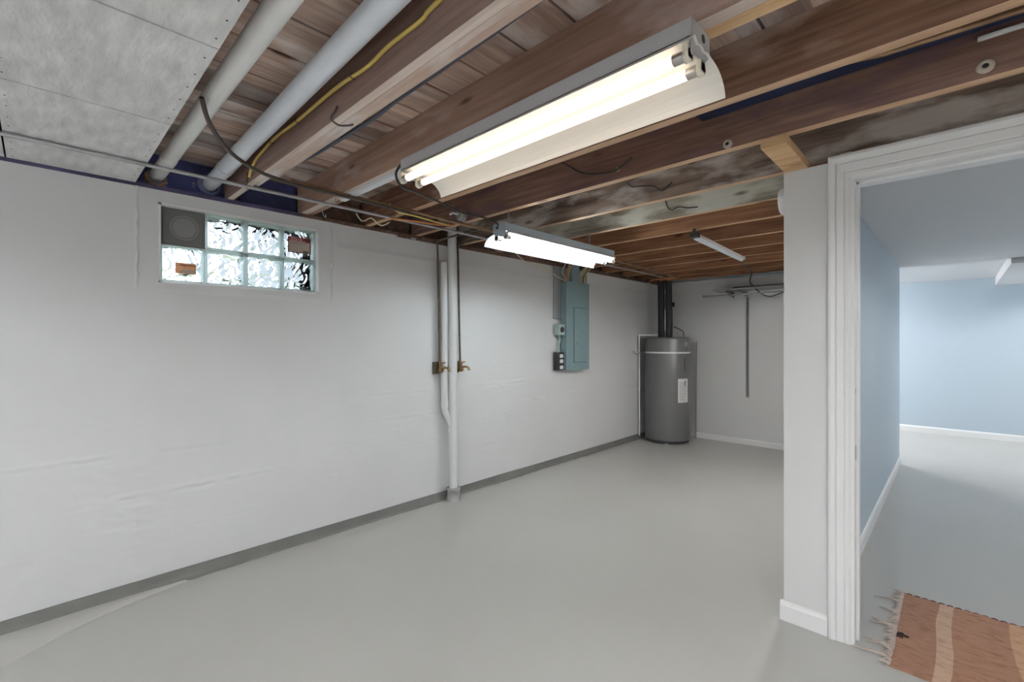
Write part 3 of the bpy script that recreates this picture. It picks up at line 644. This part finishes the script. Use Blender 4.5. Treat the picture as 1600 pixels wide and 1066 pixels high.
def supply(y, xe, label, kind, tap):
    t = thing('water_pipe', (.03, y, 1.12), label, 'pipe', 'old supply pipes'); w = W(t)
    b = MB(); b.tube(smooth_path([(.045, y+.022, 1.14), (.045, y+.012, 1.5), (.045, y, 2.0), (.045, y-.004, 2.095), (.065, y-.004, 2.122), (.10, y-.004, 2.13), (xe, y-.02, 2.132)], 6), .0085, 10); w(b, 'pipe', M_iron)
supply(2.266, .59, 'thin dark supply pipe left of the white drain stack', 0, 0)
supply(2.478, .58, 'thin dark supply pipe right of the white drain stack', 0, 0)
def tap(y, label, side):
    t = thing('hose_tap', (.0, y, 1.11), label, 'tap', 'brass taps on the left wall'); w = W(t)
    b = MB(); b.bbox(.002, .018, y-.05, y+.008, 1.045, 1.145, .003); w(b, 'mounting_block', M_iron if side else mat('brown wooden block', (.16, .10, .05), .7, var=.3, vs=30))
    b = MB(); b.tube([(.028, y, 1.075), (.075, y, 1.075)], .014, 12); b.tube([(.045, y, 1.06), (.045, y, 1.145)], .012, 12)
    b.lathe((.05, y, 1.075), [(0, -.02), (.017, -.018), (.020, 0), (.017, .018), (0, .02)], 14); w(b, 'body', M_brass)
    b = MB(); b.tube(smooth_path([(.06, y, 1.092), (.09, y+.014, 1.098), (.115, y+.026, 1.092), (.125, y+.032, 1.068)], 5), [.010]*5+[.009]*5+[.011]*6, 10); w(b, 'spout', M_brass)
    b = MB(); b.tube([(.062, y, 1.095), (.072, y, 1.136)], .004, 8); b.tube([(.074+.024*math.cos(g), y+.024*math.sin(g), 1.136+.004*math.cos(g)) for g in [R(a) for a in range(0, 361, 24)]], .0035, 6)
    b.tube([(.050, y, 1.136), (.098, y, 1.137)], .003, 6); w(b, 'handle', M_brass)
tap(2.292, 'brass hose tap below the left supply pipe, partly painted', 1)
tap(2.502, 'brass hose tap below the right supply pipe', 0)

# ------------------------------------------------------------------ electrical panel
BY0, BY1, BZ0, BZ1, BX = 3.905, 4.325, .998, 1.952, .105
b = MB(); b.bbox(.004, .022, 3.80, 4.40, 1.55, 2.11, .002); tag(b.build('backing_board', M_bgrey), 'grey painted board behind the top of the electrical panel', 'board')
t = thing('breaker_box', (0, 4.1, BZ0), 'sage green electrical panel box on the left wall', 'electrical panel'); w = W(t)
b = MB(); b.bbox(.023, BX-.008, BY0+.01, BY1-.01, BZ0+.01, BZ1-.01, .004); w(b, 'box', M_box)
b = MB(); b.bbox(BX-.008, BX, BY0, BY1, BZ0, BZ1, .003); w(b, 'cover', M_box)
DY0, DY1, DZ0, DZ1 = 4.035, 4.275, 1.085, 1.672
b = MB(); b.box(BX, BX+.0008, DY0-.005, DY1+.005, DZ0-.005, DZ1+.005, 1); b.bbox(BX, BX+.012, DY0, DY1, DZ0, DZ1, .003); dr = w(b, 'panel_door', [M_box, M_dark])
b = MB(); b.bbox(BX+.012, BX+.018, DY0+.025, DY0+.045, 1.27, 1.295, .002); w(b, 'latch', M_chrome, parent=dr)
b = MB()
for k in range(3): b.box(BX+.012, BX+.0125, DY0+.02, DY0+.075-.012*k, 1.385-.018*k, 1.392-.018*k)
w(b, 'rating_print', M_ink, parent=dr)
for yy, zz in ((BY0+.03, BZ1-.05), (BY1-.03, BZ1-.05), (BY0+.03, BZ0+.05), (BY1-.03, BZ0+.05), (DY1+.02, 1.55)):
    b = MB(); b.lathe((BX, yy, zz), [(.006, 0), (.005, .003), (0, .0035)], 10, 'X'); w(b, 'screw', M_chrome)
t = thing('receptacle_box', (0, 3.85, 1.38), 'small pale green box with a round black socket on the side of the panel', 'outlet'); w = W(t)
b = MB(); b.bbox(.01, .085, 3.805, 3.903, 1.375, 1.49, .006); w(b, 'box', M_boxl)
b = MB(); b.lathe((.085, 3.852, 1.432), [(.030, 0), (.030, .006), (.022, .008), (0, .008)], 24, 'X'); w(b, 'socket', M_dark, label='round black socket')
t = thing('outlet_block', (0, 3.85, 1.0), 'dark outlet block with three white sockets at the panel foot', 'outlet'); w = W(t)
b = MB(); b.bbox(.008, .075, 3.80, 3.903, 1.005, 1.195, .006); w(b, 'box', M_dark)
for z in (1.155, 1.10, 1.035):
    b = MB(); b.bbox(.073, .083, 3.825, 3.88, z-.019, z+.019, .006); w(b, 'socket', M_label)
b = MB(); b.tube(smooth_path([(.03, 3.87, 1.375), (.035, 3.88, 1.32), (.03, 3.865, 1.26), (.035, 3.87, 1.195)]), .009, 8); tag(b.build('electrical_cable', M_boxl), 'short pale green cable joining the socket box to the dark outlet block', 'cable')
b = MB(); b.bbox(.024, .085, 4.03, 4.16, 1.953, 2.30, .003); tag(b.build('raceway', M_race), 'blue grey raceway rising from the panel top', 'raceway')
cols = [(M_cream, 'cream'), (M_orange, 'orange'), (M_yellow, 'yellow'), (M_cream, 'cream'), (M_yellow, 'yellow'), (M_cream, 'cream'), (M_brownc, 'brown'), (M_yellow, 'yellow')]
ps = [3.93, 3.955, 3.98, 4.20, 4.225, 4.25, 4.275, 4.30]
for i, ((m, cn), y) in enumerate(zip(cols, ps)):
    r_ = random.uniform(-.02, .02)
    cable('electrical_cable', [(.06, y, 1.945), (.06, y+.01*(1 if i < 3 else -1), 1.99), (.085+r_, y-.03+r_, 2.05), (.12+r_, y-.02+.04*(i > 2)+r_, 2.13), (.14, y-.02+.04*(i > 2)+r_, 2.19)], .0055, m,
          ['leftmost cream cable entering the panel top', 'orange cable entering the panel top', 'yellow cable just left of the raceway', 'cream cable just right of the raceway', 'yellow cable second right of the raceway', 'cream cable third right of the raceway', 'brown cable entering the panel top', 'rightmost yellow cable entering the panel top'][i], 'cable', 'cables into the electrical panel', n=6)

# ------------------------------------------------------------------ water heater corner
HX, HY, HR, HH = .335, 5.78, .283, 1.365
t = thing('water_heater', (HX, HY, 0), 'dark grey cylindrical water heater standing in the far corner', 'water heater'); w = W(t)
cdir = math.atan2(-HY, CAMX-HX)      # direction facing the camera side of the room
def onh(ang, z, r=HR): g = cdir+ang; return Vector((HX+r*math.cos(g), HY+r*math.sin(g), z))
b = MB(); b.lathe((HX, HY, 0), [(0, .035), (HR-.02, .035), (HR-.002, .045), (HR, .06), (HR, HH-.03), (HR-.006, HH-.012), (HR-.02, HH-.004), (0, HH)], 72); w(b, 'tank', M_tank)
b = MB(); b.lathe((HX, HY, 0), [(HR-.03, .012), (HR-.012, .014), (HR-.008, .046), (0, .046)], 48); w(b, 'base_ring', M_dark)
for a in (0.0, 2.1, -2.1):
    p = onh(a, 0, HR-.03); b = MB(); b.bbox(p.x-.03, p.x+.03, p.y-.03, p.y+.03, 0, .016, .003); w(b, 'foot', M_hub)
def patch(a0, a1, z0, z1, dr, mi=0, b=None, n=8):
    b = b or MB(); vs = [onh(a0+(a1-a0)*i/n, z, HR+dr) for z in (z0, z1) for i in range(n+1)]
    b.add(vs, [(i, i+1, n+2+i, n+1+i) for i in range(n)], mi, True); return b
b = MB(); patch(.47, 1.05, .535, .835, .0015, 0, b)
for k in range(13): patch(.53, (.98 if k > 3 else .9)-.04*(k % 3), .555+.019*k, .561+.019*k, .0022, 1, b)
patch(.80, .90, .74, .81, .0024, 1, b)
w(b, 'rating_label', [M_label, M_ink])
b = MB(); c = onh(.92, 1.272, HR); b.lathe((0, 0, 0), [(0, .005), (.030, .005), (.034, .002), (.036, 0)], 24, 'X')
rot = Matrix.Translation(c) @ Matrix.Rotation(cdir+.92, 4, 'Z'); b.v = [tuple(rot @ Vector(v)) for v in b.v]; w(b, 'badge', M_galv, label='round grey badge')
b = MB(); patch(.80, .86, .93, 1.10, .002, 0, b); w(b, 'cover_slot', M_dark)
b = MB(); q = onh(1.0, .16); b.tube([onh(1.0, .16, HR-.01), onh(1.0, .16, HR+.055)], .011, 10); b.tube([onh(1.0, .16, HR+.045), onh(1.0, .12, HR+.05)], .009, 8); w(b, 'drain_valve', M_galv)
b = MB(); n = 40; zs_ = 1.163
b = MB()
for z0, z1, dr in ((zs_-.010, zs_+.010, .003),):
    n = 60; vs = [onh(-2.6+(5.2)*i/n, z, HR+dr) for z in (z0, z1) for i in range(n+1)]; b.add(vs, [(i, i+1, n+2+i, n+1+i) for i in range(n)], 0, True)
w(b, 'seismic_strap', M_label, label='pale metal strap round the tank')
b = MB(); b.tube(smooth_path([(.010, 5.50, 1.165), (.04, 5.52, 1.150), (.07, 5.56, 1.162), (.085, 5.60, 1.163)]), .006, 8); b.lathe((.004, 5.50, 1.165), [(.016, 0), (.016, .006), (0, .010)], 12, 'X'); b.lathe((.012, 5.44, 1.165), [(.010, 0), (.008, .008), (0, .010)], 12, 'X')
w(b, 'strap_anchor', M_chrome)
t = thing('relief_pipe', (.06, 5.60, 0), 'thin white plastic pipe running down the left side of the water heater', 'pipe'); w = W(t)
b = MB(); b.tube([(.030, 5.605, .05), (.028, 5.60, 1.385)], .010, 12); w(b, 'pipe', M_plastic)
b = MB(); b.tube([(.028, 5.60, 1.390), (.20, 5.70, 1.392), (.26, 5.76, 1.392)], .010, 12); b.tube([(.26, 5.76, 1.396), (.26, 5.76, 1.362)], .010, 12); w(b, 'pipe', M_plastic)
b = MB(); b.bbox(.012, .044, 5.584, 5.616, 1.372, 1.408, .006); w(b, 'elbow', M_plastic)
for k, (ang, side, lab) in enumerate([(0, -1, 'left black foam sleeved pipe on top of the water heater'), (0, 1, 'right black foam sleeved pipe on top of the water heater')]):
    vx = Vector((math.cos(cdir), math.sin(cdir), 0)); px = Vector((-vx.y, vx.x, 0))     # px points to the photo's right
    c = Vector((HX, HY, 0)) + px*(.047*side - .025)
    t = thing('insulated_pipe', (c.x, c.y, HH), lab, 'pipe', 'foam sleeved pipes'); w = W(t)
    b = MB(); b.tube(smooth_path([(c.x, c.y, HH-.002), (c.x, c.y, 1.6), (c.x-.003, c.y, 1.85), (c.x-.006, c.y, 2.10)], 4), .045, 20); w(b, 'foam_sleeve', M_foam)
    b = MB(); b.tube([(c.x-.006, c.y, 2.10), (c.x-.006, c.y, 2.22)], .011, 10); w(b, 'pipe', M_copperbright)
    if side < 0:
        q = c + px*.046 + vx*.03
        b = MB(); b.bar(q+Vector((0, 0, 1.93)), q+Vector((0, 0, 1.98)), .010, .004, up=vx); b.bar(q+Vector((0, 0, 1.44)), q+Vector((0, 0, 1.72)), .010, .004, up=vx); w(b, 'tape', M_label, label='white tape seam')
    else:
        q = c + px*.045
        b = MB(); b.bbox(q.x-.012, q.x+.022, q.y-.02, q.y+.02, 1.76, 1.82, .006); w(b, 'clamp', M_foam)
q = Vector((HX, HY, 0)) + px*.08
cable('power_cord', [(q.x, q.y, 1.50), (q.x+.05, q.y+.02, 1.475), (q.x+.12, q.y+.02, 1.43), (q.x+.13, q.y+.01, 1.365)], .006, M_black, 'short black cable bending onto the top of the water heater', 'cord')
cable('copper_pipe', [(.10, 5.74, 2.12), (.20, 5.74, 2.13), (.33, 5.74, 2.13), (.50, 5.74, 2.125)], .009, M_copperbright, 'reddish copper pipe under the joists above the water heater', 'pipe')
# wire shelf leaning behind the heater
t = thing('wire_rack', (.45, 6.21, 0), 'narrow grey wire rack leaning on the back wall behind the water heater', 'wire rack'); w = W(t)
RX0, RX1 = .24, .545
def rk(x, z): return Vector((x, 6.19+.035*z/1.33, z))
b = MB()
for x in (RX0, RX1): b.tube([rk(x, .0), rk(x, 1.30)], .0045, 6)
w(b, 'side_wires', M_wire)
b = MB()
for k in range(51): b.tube([rk(RX0, .02+.0253*k)+Vector((0, -.004, 0)), rk(RX1, .02+.0253*k)+Vector((0, -.004, 0))], .0024, 5)
w(b, 'cross_wires', M_wire)

# ------------------------------------------------------------------ shelf on the back wall
t = thing('wall_shelf', (1.2, 6.2, 1.9), 'grey shelf on brackets high on the back wall, with a rod below', 'shelf'); w = W(t)
b = MB(); b.bbox(1.165, 1.195, YK-.013, YK-.001, .60, 1.86, .001)
for k in range(38): b.box(1.172, 1.178, YK-.0136, YK-.013, .63+.031*k, .648+.031*k, 1); b.box(1.183, 1.189, YK-.0136, YK-.013, .63+.031*k, .648+.031*k, 1)
w(b, 'slotted_standard', [M_wire, M_dark])
for x, l in ((1.18, 'near'), (1.02, 'left'), (2.2, 'right')):
    b = MB(); b.add([(x-.003, YK-.012, 1.86), (x-.003, YK-.012, 1.94), (x-.003, 5.93, 1.94), (x-.003, 5.93, 1.92), (x+.003, YK-.012, 1.86), (x+.003, YK-.012, 1.94), (x+.003, 5.93, 1.94), (x+.003, 5.93, 1.92)],
        [(0, 1, 2, 3), (7, 6, 5, 4), (0, 4, 5, 1), (1, 5, 6, 2), (2, 6, 7, 3), (3, 7, 4, 0)]); w(b, 'bracket', M_wire)
b = MB(); b.bbox(.86, 2.47, 5.93, 6.235, 1.941, 1.957, .003); w(b, 'shelf_board', mat('grey shelf board', (.34, .34, .35), .5))
b = MB(); b.tube([(.755, 5.92, 1.878), (2.48, 5.92, 1.878)], .0085, 10); b.lathe((.752, 5.92, 1.878), [(0, 0), (.018, 0), (.018, .006), (.010, .010)], 16, 'X'); w(b, 'rod', M_chrome)
b = MB()
for x in (1.08, 2.2): b.tube(smooth_path([(x, 5.95, 1.94), (x, 5.92, 1.90), (x, 5.905, 1.868), (x, 5.93, 1.858)], 5), .005, 6)
w(b, 'rod_hook', M_wire)
b = MB(); b.bbox(1.08, 2.45, 6.0, 6.06, 1.958, 1.980, .002); tag(b.build('metal_bar', M_dark), 'black metal bar lying on the wall shelf', 'bar')

# ------------------------------------------------------------------ rug in the doorway
t = thing('rug', (3.4, 2.75, 0), 'worn orange brown striped rag rug with frayed end in the doorway', 'rug'); w = W(t)
mr, tt, pp = newmat('rust brown woven stripes'); N = tt.nodes; Lk = tt.links
tc = N.new('ShaderNodeTexCoord'); sx = N.new('ShaderNodeSeparateXYZ'); Lk.new(tc.outputs['Object'], sx.inputs[0])
nz = N.new('ShaderNodeTexNoise'); nz.inputs['Scale'].default_value = 2.2; nz.inputs['Detail'].default_value = 2; Lk.new(tc.outputs['Object'], nz.inputs[0])
ma = N.new('ShaderNodeMath'); ma.operation = 'MULTIPLY_ADD'; ma.inputs[1].default_value = .05; Lk.new(nz.outputs[0], ma.inputs[0]); Lk.new(sx.outputs[0], ma.inputs[2])
mm = N.new('ShaderNodeMapRange'); mm.inputs[1].default_value = 2.85; mm.inputs[2].default_value = 4.35; Lk.new(ma.outputs[0], mm.inputs[0])
cr = N.new('ShaderNodeValToRGB'); cr.color_ramp.interpolation = 'CONSTANT'
A_, B_, C_ = (.40, .225, .155), (.60, .41, .30), (.44, .245, .165)
stops = [(0, (.50, .42, .37)), (.030, A_), (.118, B_), (.155, C_), (.285, (.60, .36, .23)), (.345, A_), (.45, B_), (.49, C_), (.62, B_), (.70, A_), (.85, B_)]
cr.color_ramp.elements[0].position = 0; cr.color_ramp.elements[0].color = c4(stops[0][1]); cr.color_ramp.elements[1].position = stops[1][0]; cr.color_ramp.elements[1].color = c4(stops[1][1])
for p_, c_ in stops[2:]: e = cr.color_ramp.elements.new(p_); e.color = c4(c_)
Lk.new(mm.outputs[0], cr.inputs[0])
mp = N.new('ShaderNodeMapping'); mp.inputs['Scale'].default_value = (18, 45, 1); Lk.new(tc.outputs['Object'], mp.inputs[0])
n2 = N.new('ShaderNodeTexNoise'); n2.inputs['Scale'].default_value = 1; n2.inputs['Detail'].default_value = 6; Lk.new(mp.outputs[0], n2.inputs[0])
r2 = N.new('ShaderNodeValToRGB'); r2.color_ramp.elements[0].position = .27; r2.color_ramp.elements[0].color = (.45, .38, .35, 1); r2.color_ramp.elements[1].position = .5; r2.color_ramp.elements[1].color = (1, 1, 1, 1); r2.color_ramp.elements[0].color = (.62, .55, .52, 1); Lk.new(n2.outputs[0], r2.inputs[0])
mx = N.new('ShaderNodeMixRGB'); mx.blend_type = 'MULTIPLY'; mx.inputs[0].default_value = .8; Lk.new(cr.outputs[0], mx.inputs[1]); Lk.new(r2.outputs[0], mx.inputs[2])
Lk.new(mx.outputs[0], pp.inputs['Base Color']); pp.inputs['Roughness'].default_value = .9; pp.inputs['Specular IOR Level'].default_value = .1
bb = N.new('ShaderNodeBump'); bb.inputs['Strength'].default_value = .6; bb.inputs['Distance'].default_value = .003
n3 = N.new('ShaderNodeTexNoise'); n3.inputs['Scale'].default_value = 180; Lk.new(tc.outputs['Object'], n3.inputs[0]); Lk.new(n3.outputs[0], bb.inputs['Height']); Lk.new(bb.outputs[0], pp.inputs['Normal'])
b = MB(); nx, ny = 80, 44; vs = []; RX, RXE, RY0, RY1 = 2.868, 4.3, 2.395, 3.135
def rugpt(i, j):
    x = RX+(RXE-RX)*i/nx; y = RY0+(RY1-RY0)*j/ny
    y += .008*mn.noise(Vector((x*5, 0, j/ny*2))) * (1 if j in (0, ny) else .3)
    if i == 0: x += .012*mn.noise(Vector((y*14, 3, 0)))
    z = .007+.0035*mn.noise(Vector((x*6, y*6, 1))) + (.003*mn.noise(Vector((x*20, y*20, 1))))
    if j == 0: y += .0
    return x, y, max(.004, z)
for i in range(nx+1):
    for j in range(ny+1): vs.append(rugpt(i, j))
base = len(vs); top = list(vs)
fs = [(i*(ny+1)+j, (i+1)*(ny+1)+j, (i+1)*(ny+1)+j+1, i*(ny+1)+j+1) for i in range(nx) for j in range(ny)
      if not (i < 2 and 15 <= j <= 17) and not (i == 2 and j == 16)]
b.add(vs, fs, 0, True)
edge = [(i, 0) for i in range(nx+1)] + [(nx, j) for j in range(ny+1)][1:] + [(i, ny) for i in range(nx, -1, -1)][1:] + [(0, j) for j in range(ny, -1, -1)][1:]
ev = [top[i*(ny+1)+j] for i, j in edge]; k = len(ev)
b.add(ev + [(x, y, .0005) for x, y, z in ev], [(i, i+1, k+i+1, k+i) for i in range(k-1)][::1], 0)
w(b, 'woven_body', mr)
b = MB(); b.add([(2.855, 2.64, .002), (2.95, 2.63, .002), (2.95, 2.71, .002), (2.855, 2.70, .002)], [(0, 1, 2, 3)]); w(b, 'worn_hole', mat('dark brown worn backing', (.05, .025, .02), .9))
MF = mat('pale frayed yarn', (.50, .42, .37), .9, var=.2, vs=30)
b = MB(); random.seed(3)
for k in range(46):
    y = RY0+.01+(RY1-RY0-.02)*k/45; l = random.uniform(.02, .045); a = random.uniform(-.5, .5)
    if k in (8, 9, 20, 21, 30, 38): l = random.uniform(.08, .13); a *= .6
    if k == 3: l = .13
    x0 = RX+.01; pts = [(x0, y, .006), (x0-l*.4, y+l*.4*a, .007+random.uniform(0, .006)), (x0-l*.75, y+l*.7*a+random.uniform(-.006, .006), .006), (x0-l, y+l*a*1.2, .004)]
    sp = smooth_path(pts, 4); n_ = len(sp); b.tube(sp, [.0075*(1-.8*i/(n_-1)) for i in range(n_)], 6)
w(b, 'fringe', MF)
b = MB()
for k in range(26):
    x = RX+.02+(RXE-RX)*k/26*.55; 
    b.tube([(x, RY1-.004, .007), (x+.012, RY1+.003, .008), (x+.022, RY1-.003, .007)], .003, 5)
w(b, 'edge_stitching', mat('dark edge yarn', (.10, .05, .04), .9))

bpy.context.view_layer.update()
